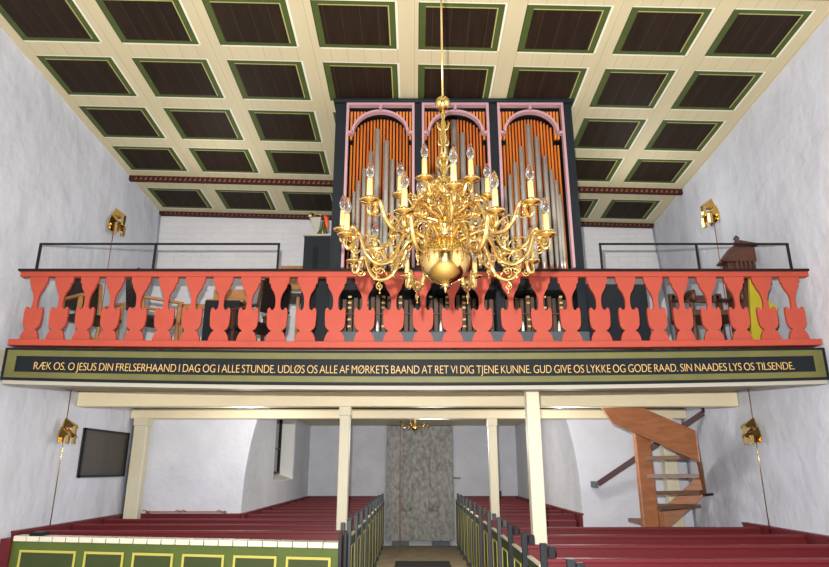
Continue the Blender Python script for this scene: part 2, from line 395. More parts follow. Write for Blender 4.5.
# flat sawn balusters
bpx = [34.4, 60, 86, 111.5, 138, 165.5, 193, 221, 249, 277.7, 306.5, 335.6, 364.7, 393.7, 423, 452, 481.7, 511, 541, 569.7, 599, 628, 656, 682, 710, 738, 766, 794]
gap = [(4.1, 276.8), (4.6, 283.6), (6.1, 284.2), (6.4, 287), (7.7, 289.7), (9.6, 292.6), (10.7, 294.8), (11.7, 298.5), (12, 302.5), (11.9, 306.3), (11.2, 309), (9.9, 310.5), (8.7, 310.6), (7.8, 309.6), (6.9, 308.2), (5.5, 308.3), (4.6, 310.2), (4.3, 314), (4.4, 319), (4.7, 324), (5.2, 327), (7, 329.7), (9.5, 331.4), (7.1, 333.2), (5.9, 335.6), (5, 337.8), (4.2, 341.5), (4.1, 344)]
px2m = (YB * CP + 1.6 * SP) / F
for i, p in enumerate(bpx):
    sp = (bpx[min(i + 1, 27)] - bpx[max(i - 1, 0)]) / (2 if 0 < i < 27 else 1)
    x = xat(p, 310, YB); half = [((sp / 2 - g * sp / 28.8) * px2m, Z(py)) for g, py in gap]
    out = [(x - h, z) for h, z in half] + [(x + h, z) for h, z in half[::-1]]
    bm = B(); prism(bm, out, YB - .014, YB + .014); obj('baluster', bm, coral, par, True)
# gold letters
ft = bpy.data.curves.new('lettering', 'FONT')
ft.body = 'RÆK OS. O JESUS DIN FRELSERHAAND I DAG OG I ALLE STUNDE. UDLØS OS ALLE AF MØRKETS BAAND AT RET VI DIG TJENE KUNNE. GUD GIVE OS LYKKE OG GODE RAAD. SIN NAADES LYS OS TILSENDE.'
ft.size = 1; ft.extrude = .01; ft.offset = -.016; ft.space_word = .85; ft.space_character = .96
to = bpy.data.objects.new('lettering_source', ft); COL.objects.link(to)
dg = bpy.context.evaluated_depsgraph_get(); dg.update()
me = bpy.data.meshes.new_from_object(to.evaluated_get(dg)); bpy.data.objects.remove(to)
vx = [v.co.x for v in me.vertices]; vy = [v.co.y for v in me.vertices]
x0, x1 = xat(34, 367, 5.97), xat(794, 367, 5.97); sx = (x1 - x0) / (max(vx) - min(vx)); sy = (Zb(364.8) - Zb(373.4)) / .73
for v in me.vertices:
    co = v.co.copy(); v.co = Vector((x0 + (co.x - min(vx)) * sx, 5.968 - co.z * .3, Zb(373.6) + co.y * sy)) - par.location
me.materials.clear(); me.materials.append(gold)
lo = bpy.data.objects.new('lettering', me); COL.objects.link(lo); lo.parent = board

# the old parapet sags a little in the middle of its span
def settle(o):
    for v in o.data.vertices:
        z = v.co.z + par.location.z; xx = v.co.x + par.location.x
        b = max(0, (Z(272) - z) / (Z(272) - Z(350))) * 3.0
        if z < Z(350): b = 3.0 + (Z(350) - z) / (Z(350) - Z(385)) * 2.6
        v.co.z += (xx / 4) ** 2 * b * .0098
    for c in o.children: settle(c)
for o in par.children: settle(o)

# slim black guard rails above the handrail
def guard(pxs, label):
    z0 = Z(270.2) + .001; zt = zat(244, 6.06)
    xs = [xat(p, 244, 6.06) for p in pxs]
    t = thing('metal_guard_rail', label, 'guard rail', (xs[0], 6.06, z0), group=None)
    bm = B(); beam(bm, (xs[0] - .012, 6.06, zt), (xs[-1] + .012, 6.06, zt), .018, .018); obj('top_bar', bm, iron, t, True)
    for x in xs:
        bm = B(); bx(bm, x - .010, x + .010, 6.05, 6.07, z0, zt); obj('upright', bm, iron, t, True)
guard([41, 156, 279], 'slim black metal guard rail on the handrail left of the organ')
guard([600, 696, 787], 'slim black metal guard rail on the handrail right of the organ')

# =============================================================== ORGAN
YO = 6.24
Zo = lambda py, Y=YO: zat(py, Y)
ox0, ox1 = -.90, 1.80
ztop = cz(1.8, 6.3) + .01
org = thing('pipe_organ', 'tall blue-black pipe organ with pink arches and silver pipes behind the balustrade', 'organ', (.45, YO, GF))
bays = [(347, 414.5), (421.8, 488.3), (496.8, 562.5)]
def OX(px, py=103): return xat(px, py, YO)
zmid0, zmid1 = Zo(289), Zo(268)
zb1 = Zo(331)
bm = B()
bx(bm, ox0, ox1, YO, 7.25, GF, zb1); obj('plinth', bm, slate_l, org, True, bevel=.01)
edges = [ox0] + [OX(v) for b in bays for v in b] + [ox1]
for i in range(0, 8, 2):
    a, b = edges[i], edges[i + 1]
    bm = B(); bx(bm, a, b, YO - .0, YO + .5, zb1, ztop - .045); obj('stile', bm, slate, org, True, bevel=.008)
for a, b in ((ox0 - .0, ox0 + .04), (ox1 - .04, ox1)):
    bm = B(); bx(bm, a, b, YO + .5, 7.0, zb1, ztop - .06); obj('side_panel', bm, slate, org, True)
bm = B(); bx(bm, ox0, ox1, 6.95, 7.0, zb1, ztop - .045); obj('back_panel', bm, black, org, True)
bm = B(); bx(bm, ox0 - .03, ox1 + .03, YO - .04, 6.75, ztop - .045, ztop + .0); obj('cornice', bm, slate, org, True, bevel=.01)
for bi, (pa, pb) in enumerate(bays):
    a, b = OX(pa), OX(pb)
    bm = B(); bx(bm, a, b, YO + .03, YO + .45, zmid0, zmid1); obj('transom', bm, slate, org, True)
    zt = min(Zo(101.5), ztop - .048); zs = Zo(131.5); za = Zo(110.2); m = (a + b) / 2; w = .028
    bm = B()
    bx(bm, a, a + w, YO - .02, YO + .05, zmid1, zt); bx(bm, b - w, b, YO - .02, YO + .05, zmid1, zt); bx(bm, a + w, b - w, YO - .02, YO + .05, zt - w, zt)
    bx(bm, m - w * .5, m + w * .5, YO - .018, YO + .05, za - .01, zt - w)
    R = (b - a) / 2 - w - .035
    bx(bm, a + w, a + w + .052, YO - .018, YO + .05, zs - w, zs); bx(bm, b - w - .052, b - w, YO - .018, YO + .05, zs - w, zs)
    rz = za - zs; n = 24
    for k in range(n):
        t0, t1 = PI * k / n, PI * (k + 1) / n
        q = []
        for (t, rr) in ((t0, 0), (t1, 0), (t1, w), (t0, w)): q.append((m - (R - rr) * math.cos(t), zs - w * .5 + (rz + w * .5 - rr) * math.sin(t)))
        prism(bm, q, YO - .018, YO + .05)
    obj('pink_frame', bm, pink, org, True)
    # black backing arch spandrel strip and shading boards behind the frame
    bm = B(); bx(bm, a, b, YO + .17, YO + .5, zt - .07, ztop - .045); obj('head_board', bm, black, org, True)
    bm = B(); bx(bm, a, b, YO + .44, YO + .47, zb1, zt - .07)
    obj('backing_board', bm, black, org, True)
    # orange wooden pipes
    bm = B(); N = 19; pit = (b - a - .06) / N
    for k in range(N):
        x = a + .03 + (k + .5) * pit
        u = (x - m) / R
        top = za - .03 if abs(u) > .93 else zs + (rz - .02) * math.sqrt(max(0, 1 - u * u)) - .02
        if abs(u) > .93: top = zs - .10
        prism(bm, [(x - pit * .27, YO + .14), (x, YO + .125), (x + pit * .27, YO + .14), (x + pit * .27, YO + .18), (x - pit * .27, YO + .18)], zmid1 - .02, top, 'z')
        if abs(u) > .5:
            prism(bm, [(x - pit * .3, YO + .09), (x + pit * .3, YO + .09), (x + pit * .3, YO + .13), (x - pit * .3, YO + .13)], top + .06, zt - .05, 'z')
    obj('wooden_pipe_row', bm, orange, org, True)
    # silver front pipes
    P = [[(377.8, 130), (386.5, 141.5), (370.8, 152), (392.5, 160), (364.3, 169), (398.5, 172), (358.5, 181), (403.5, 184), (354, 192), (408, 196), (381.5, 200)],
         [(453.8, 121), (462.3, 133.6), (446, 140), (471, 153.7), (438.8, 160), (477.3, 166), (432.8, 174), (482.5, 178), (428, 188), (457, 190)],
         [(528, 125), (536.4, 137.5), (520.8, 147.5), (544.6, 156.5), (514.8, 163), (551, 170), (509.5, 175), (556, 181), (505, 187), (560, 195), (501.3, 200)]][bi]
    YP = YO + .085
    for (px, py) in P:
        tp = at(px, py, YP); r = .034 - (py - 121) * .00022
        bm = B(); z0 = zmid1 - .03
        lathe(bm, [(r * .35, 0), (r * .9, .12), (r, .16), (r, tp.z - z0), (r * .88, tp.z - z0 + .001), (r * .88, tp.z - z0 - .02)], (tp.x, YP, z0), 12)
        obj('organ_pipe', bm, tin, org, True)
    # small brown pipes of the lower bay
    bm = B(); N = 13; pit = (b - a) / N
    for k in range(N):
        x = a + (k + .5) * pit; yy = YO + .16 + .05 * (k % 2)
        bx(bm, x - pit * .34, x + pit * .34, yy, yy + .04, zb1, zmid0 - .02 - .05 * abs(k - 6) / 6)
    bx(bm, a, b, YO + .14, YO + .16, Zo(311), Zo(310))
    obj('brown_pipe_row', bm, brownwood, org, True)
    bm = B()
    for k in range(N):
        if k % 3 != 1: continue
        x = a + (k + .5) * pit
        for zz in (Zo(300), Zo(294), Zo(305), Zo(317), Zo(324)):
            if random.random() < .75: bx(bm, x - pit * .3, x + pit * .28, YO + .125, YO + .14, zz - .006, zz + .014)
    obj('gilt_mouths', bm, gold, org, True)
    bm = B()
    for k in range(3):
        x = a + (b - a) * (.25 + .25 * k)
        lathe(bm, [(.006, 0), (.016, .02), (.014, .08), (.003, .13)], (x, YO + .10, zb1), 10)
    obj('white_foot', bm, white, org, True)

# =============================================================== CHANDELIER
YC = 3.04
cx = xat(445, 260, YC)
def ZC(py): return zat(py, YC)
zb = ZC(260)
ch = thing('brass_chandelier', 'large many-armed polished brass chandelier with candle bulbs hanging before the organ', 'chandelier', (cx, YC, zb - .18))
zc0 = ch.location.z
def L(z): return z - zc0
RB = .130
bm = B(); zq = L(zb)
prof = [(.003, L(ZC(293))), (.007, L(ZC(289))), (.007, L(ZC(286)))]
for r, z in ((.016, .145), (.030, .150), (.012, .14), (.028, .132), (.034, .126)): prof.append((r, zq - z))
for i in range(3, 24): t = PI * i / 26; prof.append((RB * math.sin(t), zq - RB * math.cos(t)))
prof += [(.045, zq + .118), (.052, zq + .126), (.03, zq + .135)]
lathe(bm, [p for p in sorted(prof[:3], key=lambda p: p[1])] + prof[3:], n=40)
bl = obj('globe', bm, brass, ch)
bm = B(); tube(bm, [(RB * 1.003 * math.cos(2 * PI * k / 48), RB * 1.003 * math.sin(2 * PI * k / 48), zq + .015) for k in range(48)], .0035, 6, closed=True)
obj('globe_band', bm, brass, bl)
# turned shaft
z1, z2 = L(ZC(236)) - .01, L(ZC(110))
bm = B(); H = z2 - z1
sh = [(.030, 0), (.018, .04), (.042, .07), (.05, .10), (.022, .13), (.018, .17), (.045, .20), (.052, .225), (.02, .26), (.016, .32), (.036, .36), (.05, .40), (.03, .44), (.014, .47), (.03, .52), (.014, .56), (.010, .60)]
lathe(bm, [(r, z1 + t * H) for r, t in sh], n=24); obj('shaft', bm, brass, ch)
# crowning figure with spread wings, and the ring it stands on
bm = B(); fz = z1 + .60 * H
lathe(bm, [(.008, fz), (.020, fz + .02), (.016, fz + .07), (.024, fz + .12), (.017, fz + .17), (.022, fz + .21), (.009, fz + .24), (.014, fz + .26), (.016, fz + .275), (.006, fz + .30)], n=14)
for s in (-1, 1):
    tube(bm, [(0, 0, fz + .16), (s * .025, -.012, fz + .185), (s * .034, -.01, fz + .215), (s * .018, 0, fz + .235)], [.009, .007, .005, .002], 8)
    tube(bm, [(0, 0, fz + .09), (s * .024, -.02, fz + .075), (s * .030, -.01, fz + .10), (s * .016, .0, fz + .12)], [.009, .007, .005, .003], 8)
obj('figure', bm, brass, ch)
bm = B(); rz = L(ZC(162))
for ang in (0, PI / 3, 2 * PI / 3):
    tube(bm, [(.040 * math.cos(t) * math.cos(ang), .040 * math.cos(t) * math.sin(ang), rz + .040 * math.sin(t)) for t in [2 * PI * k / 24 for k in range(24)]], .005, 6, closed=True)
obj('ring_ornament', bm, brass, ch)
bm = B(); ball(bm, (0, 0, L(ZC(103.5))), .042, 16); obj('top_ball', bm, brass, ch)
bm = B(); zz = cz(cx, YC) - zc0
tube(bm, [(0, 0, fz + .28), (0, 0, zz - .02)], .006, 10); lathe(bm, [(.05, zz - .02), (.05, zz), (.01, zz + .0)], n=16); obj('hanging_rod', bm, brass, ch)
# arms
def spiral(bm, c, r0, turns, start, plane, r=.0045, sgn=1):
    pts = []; n = int(14 * turns)
    for k in range(n + 1):
        t = k / n; a = start + sgn * t * turns * 2 * PI; rr = r0 * (1 - .78 * t)
        pts.append((c[0] + rr * math.cos(a) * plane[0], c[1] + rr * math.cos(a) * plane[1], c[2] + rr * math.sin(a)))
    tube(bm, pts, [r * (1 - .4 * k / n) for k in range(n + 1)], 6)
    ball(bm, pts[-1], r * 1.7, 6)
def catm(P, n=6):
    out = []
    for i in range(len(P) - 1):
        p0, p1, p2, p3 = P[max(i - 1, 0)], P[i], P[i + 1], P[min(i + 2, len(P) - 1)]
        for k in range(n):
            t = k / n
            out.append(tuple(.5 * (2 * p1[j] + (p2[j] - p0[j]) * t + (2 * p0[j] - 5 * p1[j] + 4 * p2[j] - p3[j]) * t * t + (3 * p1[j] - p0[j] - 3 * p2[j] + p3[j]) * t ** 3) for j in range(2)))
    out.append(P[-1]); return out
def arm(ang, R, zr, zdip, zpan, r=.0115, inner=True):
    c, s = math.cos(ang), math.sin(ang)
    def W(d, z): return (d * c, d * s, z)
    path = catm([(.03, zr - .05), (.10, zr - .03), (R * .30, zr - .005), (R * .39, zr - .005), (R * .47, zr - .07), (R * .55, zdip + .03), (R * .68, zdip), (R * .80, zdip + .04), (R * .87, zpan + .015), (R * .915, zpan + .02), (R * .94, zpan - .03), (R * .975, zpan - .06), (R * 1.01, zpan - .045), (R, zpan)])
    bm = B(); N = len(path)
    tube(bm, [W(d, z) for d, z in path], [r * (1.15 - .35 * i / N) for i in range(N)], 8)
    A = obj('arm', bm, brass, ch)
    bm = B()
    pl = (c, s)
    spiral(bm, W(R * .50, zdip + .085), .034, 1.3, PI, pl, .0045)
    if inner: spiral(bm, W(R * .30, zr - .055), .042, 1.4, PI / 2, pl, .005, -1)
    spiral(bm, W(R * .70, zdip + .05), .030, 1.4, -PI / 2, pl, .0045)
    spiral(bm, W(R * .70, zdip - .033), .024, 1.2, PI / 2, pl, .0045, -1)
    if inner: spiral(bm, W(R * .40, zr - .07), .036, 1.5, 0, pl, .005)
    spiral(bm, W(R * .92, zdip + .06), .026, 1.3, PI, pl, .0045)
    spiral(bm, W(R * .18, zr + .01), .034, 1.3, PI / 3, pl, .005)
    tube(bm, [W(R * .70, zdip - .008), W(R * .70, zdip - .075)], [.004, .002], 6); ball(bm, W(R * .70, zdip - .07), .0065, 6)
    ball(bm, W(R * .40, zr + .0), .014, 8); ball(bm, W(R * .93, zpan - .0), .015, 8); ball(bm, W(R * .56, zdip + .02), .013, 8)
    tube(bm, [W(R * .62, zdip + .02), W(R * .66, zdip + .06), W(R * .76, zdip + .075), W(R * .86, zdip + .055)], [.003, .005, .005, .003], 6)
    obj('scrollwork', bm, brass, A)
    bm = B(); lathe(bm, [(.006, -.012), (.012, -.006), (.042, .002), (.047, .010), (.038, .006), (.010, .006), (.014, .02), (.011, .03), (.012, .034)], W(R, zpan), 20); obj('drip_pan', bm, brass, A)
    bm = B(); lathe(bm, [(.0135, .03), (.0145, .035), (.0145, .112), (.012, .116)], W(R, zpan), 12); obj('candle_sleeve', bm, candle, A)
    bm = B(); lathe(bm, [(.009, .116), (.014, .126), (.0195, .146), (.020, .158), (.015, .18), (.007, .20), (.002, .21)], W(R, zpan), 12); obj('candle_bulb', bm, glass, A)
def dz(v): return L(1.7 + v)
for k in range(8):
    arm(PI / 8 + k * PI / 4, .53, dz(1.165), dz(.965), dz(1.085), inner=False)
for k in range(8):
    arm(k * PI / 4 + .03, .535, dz(1.30), dz(1.09), dz(1.185))
for k in range(6):
    arm(k * PI / 3 + .05, .235, dz(1.44), dz(1.33), dz(1.385), .008)

# =============================================================== PEWS
def pew(x0, x1, y, label, side, front=False, end=True):
    """bench facing the camera end; x at the aisle end decided by side; y = back board"""
    t = thing('church_pew', label, 'pew', ((x0 + x1) / 2, y, 0), group='oxblood box pews ' + ('left' if side < 0 else 'right') + ' of the aisle')
    w = (x1 - x0) / 2
    bm = B(); bx(bm, -w, w, -.012, .012, .12, 1.02); obj('backrest', bm, pewred, t)
    bm = B(); bx(bm, -w, w, -.03, .045, 1.02, 1.05); obj('top_rail', bm, pewred2, t, bevel=.006)
    bm = B(); bx(bm, -w, w, .012, .34, .42, .45); bx(bm, -w, w, .1, .13, 0, .42); obj('seat', bm, pewred2, t)
    if end:
        xe = -side * w; o = -side
        bm = B(); bx(bm, min(xe, xe + o * .025), max(xe, xe + o * .025), -side * 0 + .07, .60, .06, .98); d = obj('door', bm, green_pd, t)
        bm = B(); f = xe + o * .025; g0, g1 = min(f, f + o * .006), max(f, f + o * .006)
        for (a, b, c, e) in ((.14, .155, .14, .88), (.52, .535, .14, .88), (.155, .52, .865, .88), (.155, .52, .14, .155)): bx(bm, g0, g1, a, b, c, e)
        obj('yellow_line', bm, yellow_p, d)
        bm = B(); bx(bm, min(xe - o * .004, xe + o * .032), max(xe - o * .004, xe + o * .032), .07, .60, .98, .995); obj('door_cap', bm, creamp, d)
        for yy in (-.035, .035):
            xo = xe - o * (.075 if yy > 0 else 0)
            bm = B(); bx(bm, min(xo - o * .01, xo + o * .04), max(xo - o * .01, xo + o * .04), yy - .022, yy + .022, 0, 1.16 if yy < 0 else 1.13); obj('end_post', bm, post_m if y > 7 else slate, t, bevel=.006)
    return t
AL, AR = -.72, .98
ordn = ['first', 'second', 'third', 'fourth', 'fifth', 'sixth', 'seventh', 'eighth', 'ninth', 'tenth', 'eleventh', 'twelfth', 'thirteenth']
ys = [7.2, 8.0, 8.8, 9.7, 10.5, 11.3, 12.1, 12.9, 13.7, 14.5]
for i, y in enumerate(ys):
    tower = y > YW - .1
    pew(TXL + .05 if tower else XL + .05, AL, y, 'oxblood red pew left of the aisle, %s row behind the green panelled front' % ordn[i], -1)
ys = [4.2, 5.05, 5.9, 6.75, 7.6, 8.6, 9.75, 10.6, 11.4, 12.2, 13.0, 13.8, 14.6]
for i, y in enumerate(ys):
    tower = y > YW - .1
    pew(AR, (TXR - .05) if tower else (2.1 if y > 8 else XR - .05), y, 'oxblood red pew right of the aisle, %s row counted from the near end' % ordn[i], 1)
# green panelled front of the left block
fx0, fx1 = XL + .02, AL + .03
def fy(x): return 6.72 + (6.1 - 6.72) * (x - fx0) / (fx1 - fx0)
fr = thing('pew_front', 'green panelled pew front with yellow lines and a cream tiled ledge', 'pew front', (-2.4, 6.45, 0))
def skew(bm, x0, x1, d0, d1, z0, z1):
    hexa(bm, [(x0, fy(x0) + d0, z0), (x1, fy(x1) + d0, z0), (x1, fy(x1) + d1, z0), (x0, fy(x0) + d1, z0)], [(x0, fy(x0) + d0, z1), (x1, fy(x1) + d0, z1), (x1, fy(x1) + d1, z1), (x0, fy(x0) + d1, z1)])
bm = B(); skew(bm, fx0 + .12, fx1, 0, .05, 0, 1.0); obj('panel_board', bm, green_p, fr, True)
bm = B(); skew(bm, fx0, fx0 + .12, -.03, .2, 0, 1.02); obj('red_end_board', bm, pewred, fr, True)
bm = B(); n = 23; stp = (fx1 - fx0 - .14) / n
for k in range(n):
    x = fx0 + .14 + k * stp; skew(bm, x + .004, x + stp - .004, -.035, .12, 1.0, 1.05)
obj('tiled_ledge', bm, mat('cream_glazed_tile', (.74, .70, .56), .3, var=.1, vscale=5), fr, True, bevel=.006)
bm = B(); skew(bm, fx0 + .14, fx1, -.025, .11, 1.002, 1.04); obj('ledge_bed', bm, mat('dark_tile_joint', (.1, .09, .07), .8), fr, True)
npan = 6; pw = (fx1 - fx0 - .2 - .2) / npan
for k in range(npan):
    xa = fx0 + .17 + k * pw + .05 + (.2 if k else 0); xb = fx0 + .17 + (k + 1) * pw + .2 - .04
    bm = B(); skew(bm, xa, xb, -.004, .004, .08, .92); pd = obj('inset_panel', bm, green_pd, fr, True)
    bm = B(); l = .022
    for (a, b, c, d) in ((xa, xa + l, .08, .92), (xb - l, xb, .08, .92), (xa + l, xb - l, .92 - l, .92), (xa + l, xb - l, .08, .08 + l)): skew(bm, a, b, -.012, .002, c, d)
    obj('yellow_line', bm, yellow_p, pd, True)
for dx in (0, .09):
    bm = B(); bx(bm, fx1 + dx * .4 , fx1 + dx * .4 + .03, 6.07 + dx, 6.13 + dx, 0, 1.14); obj('end_post', bm, slate, fr, True, bevel=.006)
# little black clamp where the sconce flex comes down
q = at(44, 531, 6.78); bm = B(); bx(bm, q.x - .055, q.x + .07, 6.62, 6.76, 1.051, 1.085); tag(obj('cable_box', bm, black, bevel=.008), 'small black box on the left end of the cream ledge', 'box')
# coat hooks on the wall by the left corner post
t = thing('hook_rail', 'thin copper-brown rail with curled hooks above the pew by the far left post', 'hook rail', (-3.0, 9.4, .995))
a, b = xat(145, 519, 9.4), xat(224, 519, 9.4); bm = B(); beam(bm, (a, 9.4, 1.10), (b, 9.4, 1.10), .02, .018)
bx(bm, a, a + .02, 9.39, 9.5, 1.075, 1.11); bx(bm, b - .02, b, 9.39, 9.5, 1.075, 1.11); obj('rail', bm, copper, t, True)
for f in (.03, .45, .52, .97):
    x = a + (b - a) * f; bm = B(); tube(bm, [(x, 9.39, 1.10), (x - .02, 9.36, 1.12), (x - .05, 9.35, 1.13), (x - .06, 9.35, 1.11)], .007, 6); obj('hook', bm, copper, t, True)

# =============================================================== TOWER THINGS
YS = 15.1
sx0, sx1 = xat(386, 500, YS), xat(454, 500, YS); sz0 = zat(541, YS)
bm = B(); pts = [(sx0 + .06, sz0), (sx1 - .06, sz0), (sx1, sz0 + .06), (sx1 - .01, 2.66), (sx0 + .01, 2.66), (sx0, sz0 + .06)]
prism(bm, pts, YS, YS + .17)
sl = thing('grave_slab', 'grey carved stone grave slab standing upright at the end of the aisle', 'grave slab', ((sx0 + sx1) / 2, YS + .1, sz0))
obj('stone', bm, slab_m, sl, True, bevel=.01)
# low relief on the stone: frame, two standing figures, inscription field
def relief():
    bm = B(); m = (sx0 + sx1) / 2; w = sx1 - sx0
    for (a, b, c, d) in ((sx0 + .07, sx0 + .1, .2, 2.5), (sx1 - .1, sx1 - .07, .2, 2.5), (sx0 + .1, sx1 - .1, .62, .65), (sx0 + .1, sx1 - .1, .2, .23)): bx(bm, a, b, YS - .012, YS + .01, c, d)
    for s in (-1, 1):
        cxx = m + s * w * .2
        lathe(bm, [(.17, .75), (.19, 1.0), (.15, 1.4), (.17, 1.7), (.16, 1.95), (.07, 2.05)], (cxx, YS + .12, 0), 14)
        ball(bm, (cxx, YS + .02, 2.16), .09, 10)
    for v in bm.verts: v.co.y = max(v.co.y, YS - .03)
    return bm
obj('relief', relief(), slab_m, sl, True)
for (pa, pb) in ((392, 409), (432, 450)):
    bm = B(); bx(bm, xat(pa, 543, YS), xat(pb, 543, YS), YS - .02, YS + .18, 0, sz0); obj('support_block', bm, slate_l, sl, True, bevel=.006)
bm = B(); beam(bm, (sx1 - .01, YS + .05, zat(478, YS)), (sx1 + .16, YS - .02, zat(478, YS)), .02); obj('iron_bracket', bm, iron, sl, True)
bm = B(); bx(bm, xat(497, 494, 15.25), xat(501.5, 494, 15.25), 15.22, TY, zat(497, 15.25), zat(491, 15.25)); tag(obj('wall_socket', bm, slate_l, bevel=.01), 'small dark box on the tower wall beside a slender post', 'socket')
zz = 1.7 * F / (.9585 * 88)
bm = B(); bx(bm, -.36, .66, 9.9, 12.75, 0, .012); tag(obj('aisle_mat', bm, doormat, bevel=.004), 'charcoal mat on the stone floor before the grave slab', 'mat')
# bell rope
bm = B(); rx = xat(400, 480, 13.6); tube(bm, [(rx, 13.6, 2.675), (rx, 13.6, 1.16)], .008, 6); ball(bm, (rx, 13.6, 1.15), .03, 8); tube(bm, [(rx, 13.6, 1.12), (rx + .01, 13.6, .04)], .012, 6)
tag(obj('bell_rope', bm, ropem), 'thin rust-coloured rope hanging in front of the grave slab', 'rope')
# small tower chandelier under the beam
tx, ty = xat(415, 425, 12.4), 12.4; tz = zat(428, ty)
tc = thing('small_chandelier', 'small brass chandelier just under the gallery in front of the grave slab', 'chandelier', (tx, ty, tz))
bm = B(); lathe(bm, [(.005, -.06), (.02, -.05), (.07, -.02), (.075, .02), (.03, .06), (.02, .10), (.03, .14), (.01, 2.675 - tz)], n=16); obj('body', bm, brass, tc)
for k in range(6):
    an = k * PI / 3 + .2; c, s = math.cos(an), math.sin(an)
    bm = B(); tube(bm, [(c * .03, s * .03, .05), (c * .12, s * .12, .01), (c * .22, s * .22, .0), (c * .26, s * .26, .05)], .008, 6)
    lathe(bm, [(.008, .05), (.035, .055), (.035, .065), (.012, .06), (.012, .12)], (c * .26, s * .26, 0), 10); obj('arm', bm, brass, tc)

# memorial plaque on the left wall
p1, p2, p3, p4 = onx(84, 427.5, XL), onx(126.5, 433, XL), onx(122.5, 477, XL), onx(78, 477, XL)
t = thing('memorial_board', 'dark memorial board with rows of small lettering on the left wall', 'plaque', (XL, (p1.y + p2.y) / 2, p3.z))
ya, yb_ = min(p1.y, p4.y), max(p2.y, p3.y); za_, zb_ = (p4.z + p3.z) / 2, (p1.z + p2.z) / 2
bm = B(); bx(bm, XL - .01, XL + .02, ya, yb_, za_, zb_); obj('board', bm, plaque_m, t, True, bevel=.006)
bm = B(); w_ = .03
for (a, b, c, d) in ((ya, ya + w_, za_, zb_), (yb_ - w_, yb_, za_, zb_), (ya, yb_, za_, za_ + w_), (ya, yb_, zb_ - w_, zb_)): bx(bm, XL + .01, XL + .03, a, b, c, d)
obj('frame', bm, black, t, True)
for c0, c1 in ((.07, .46), (.54, .93)):
    bm = B()
    for i in range(22):
        z = zb_ - .07 - (zb_ - za_ - .13) * i / 22; yy = ya + (yb_ - ya) * c0; end = ya + (yb_ - ya) * (c1 - random.random() * .08)
        while yy < end:
            l = .02 + random.random() * .05; bx(bm, XL + .02, XL + .0225, yy, min(yy + l, end), z - .006, z + .006); yy += l + .02
    obj('lettering_rows', bm, plaque_t, t, True)

# wall sconces: folded brass plates carrying small cups, with a straight flex
def sconce(px, py, X, label, f0, f1, size=1.0):
    p = onx(px, py, X); s = -1 if X > 0 else 1
    t = thing('brass_wall_sconce', label, 'wall lamp', (X, p.y, p.z))
    k = size
    bm = B(); prism(bm, [(-.11 * k, -.13 * k), (.11 * k, -.13 * k), (.11 * k, .0 * k), (.06 * k, .05 * k), (.05 * k, .12 * k), (.0, .21 * k), (-.05 * k, .12 * k), (-.06 * k, .05 * k), (-.12 * k, .03 * k)], *sorted((s * .015, s * .03)), 'x'); obj('wall_plate', bm, brass, t)
    for (dy, dz_, dx) in ((0, -.02, .15), (-.085, -.155, .12), (.085, -.155, .12)):
        dy *= k; dz_ *= k
        bm = B(); lathe(bm, [(.010, .0), (.034 * k, 0), (.036 * k, .12 * k), (.006, .125 * k)], (s * dx, dy, dz_), 6, smooth=False); obj('cup', bm, brass, t)
        bm = B(); hexa(bm, [(s * .03, dy - .055 * k, dz_ + .10 * k), (s * .03, dy + .055 * k, dz_ + .10 * k), (s * (dx + .04), dy + .006, dz_ + .09 * k), (s * (dx + .04), dy - .006, dz_ + .09 * k)],
                          [(s * .03, dy - .012, dz_ + .24 * k), (s * .03, dy + .012, dz_ + .24 * k), (s * (dx + .02), dy + .003, dz_ + .14 * k), (s * (dx + .02), dy - .003, dz_ + .14 * k)]); obj('folded_leaf', bm, brass, t)
    bm = B(); za, zb = zat(0, 1), 0
    tube(bm, [(s * .035, 0, f0 - p.z), (s * .035, 0, f1 - p.z)], .006 if X < 0 else .006, 6); obj('flex', bm, brass if f0 < 2.5 else copper, t)
sconce(112, 223, XL + .02, 'brass wall lamp on the left wall above the gallery', GF + .1, onx(112, 223, XL).z)
sconce(715.5, 214, XR - .05, 'brass wall lamp on the right wall above the gallery', GF + .1, onx(715.5, 214, XR).z)
sconce(61.5, 433, XL + .02, 'brass wall lamp under the gallery beside the memorial board', 1.06, 2.6, .8)
sconce(758, 433, XR - .02, 'brass wall lamp under the gallery on the right wall by the stair', 1.0, 2.6, .8)

# =============================================================== WINDING STAIR
st = thing('winding_stair', 'varnished wooden winding stair rising to the gallery at the right', 'stair', (2.98, 8.4, 0))
nx, ny = 2.97, 8.35
bm = B(); bx(bm, nx - .1, nx + .1, ny - .05, ny + .05, 0, zat(428, ny)); obj('newel_post', bm, stairw, st, True, bevel=.012)
path = [(2.30, 8.0, SOF - .06), (2.5, 8.0, zat(423, 8.0)), (3.52, 8.0, zat(462, 8.0)), (3.93, 8.85, zat(495, 8.85)), (3.45, 9.14, .86), (2.95, 9.2, .48), (2.45, 9.1, .12)]
for si, (p, q) in enumerate(zip(path, path[1:])):
    hh = .38 if si < 2 else .30; h2 = .38 if si < 2 else .30
    if si == 2: hh = .38
    d = Vector((q[0] - p[0], q[1] - p[1], 0)).normalized(); nrm = Vector((-d.y, d.x, 0)) * .02
    def cap(z): return min(z, SOF - .002)
    bm = B(); P = Vector(p); Q = Vector(q)
    hexa(bm, [P - nrm, Q - nrm, Q + nrm, P + nrm], [Vector((*(P - nrm).xy, cap(p[2] + hh))), Vector((*(Q - nrm).xy, cap(q[2] + h2))), Vector((*(Q + nrm).xy, cap(q[2] + h2))), Vector((*(P + nrm).xy, cap(p[2] + hh)))])
    obj('string_board', bm, stairw, st, True)
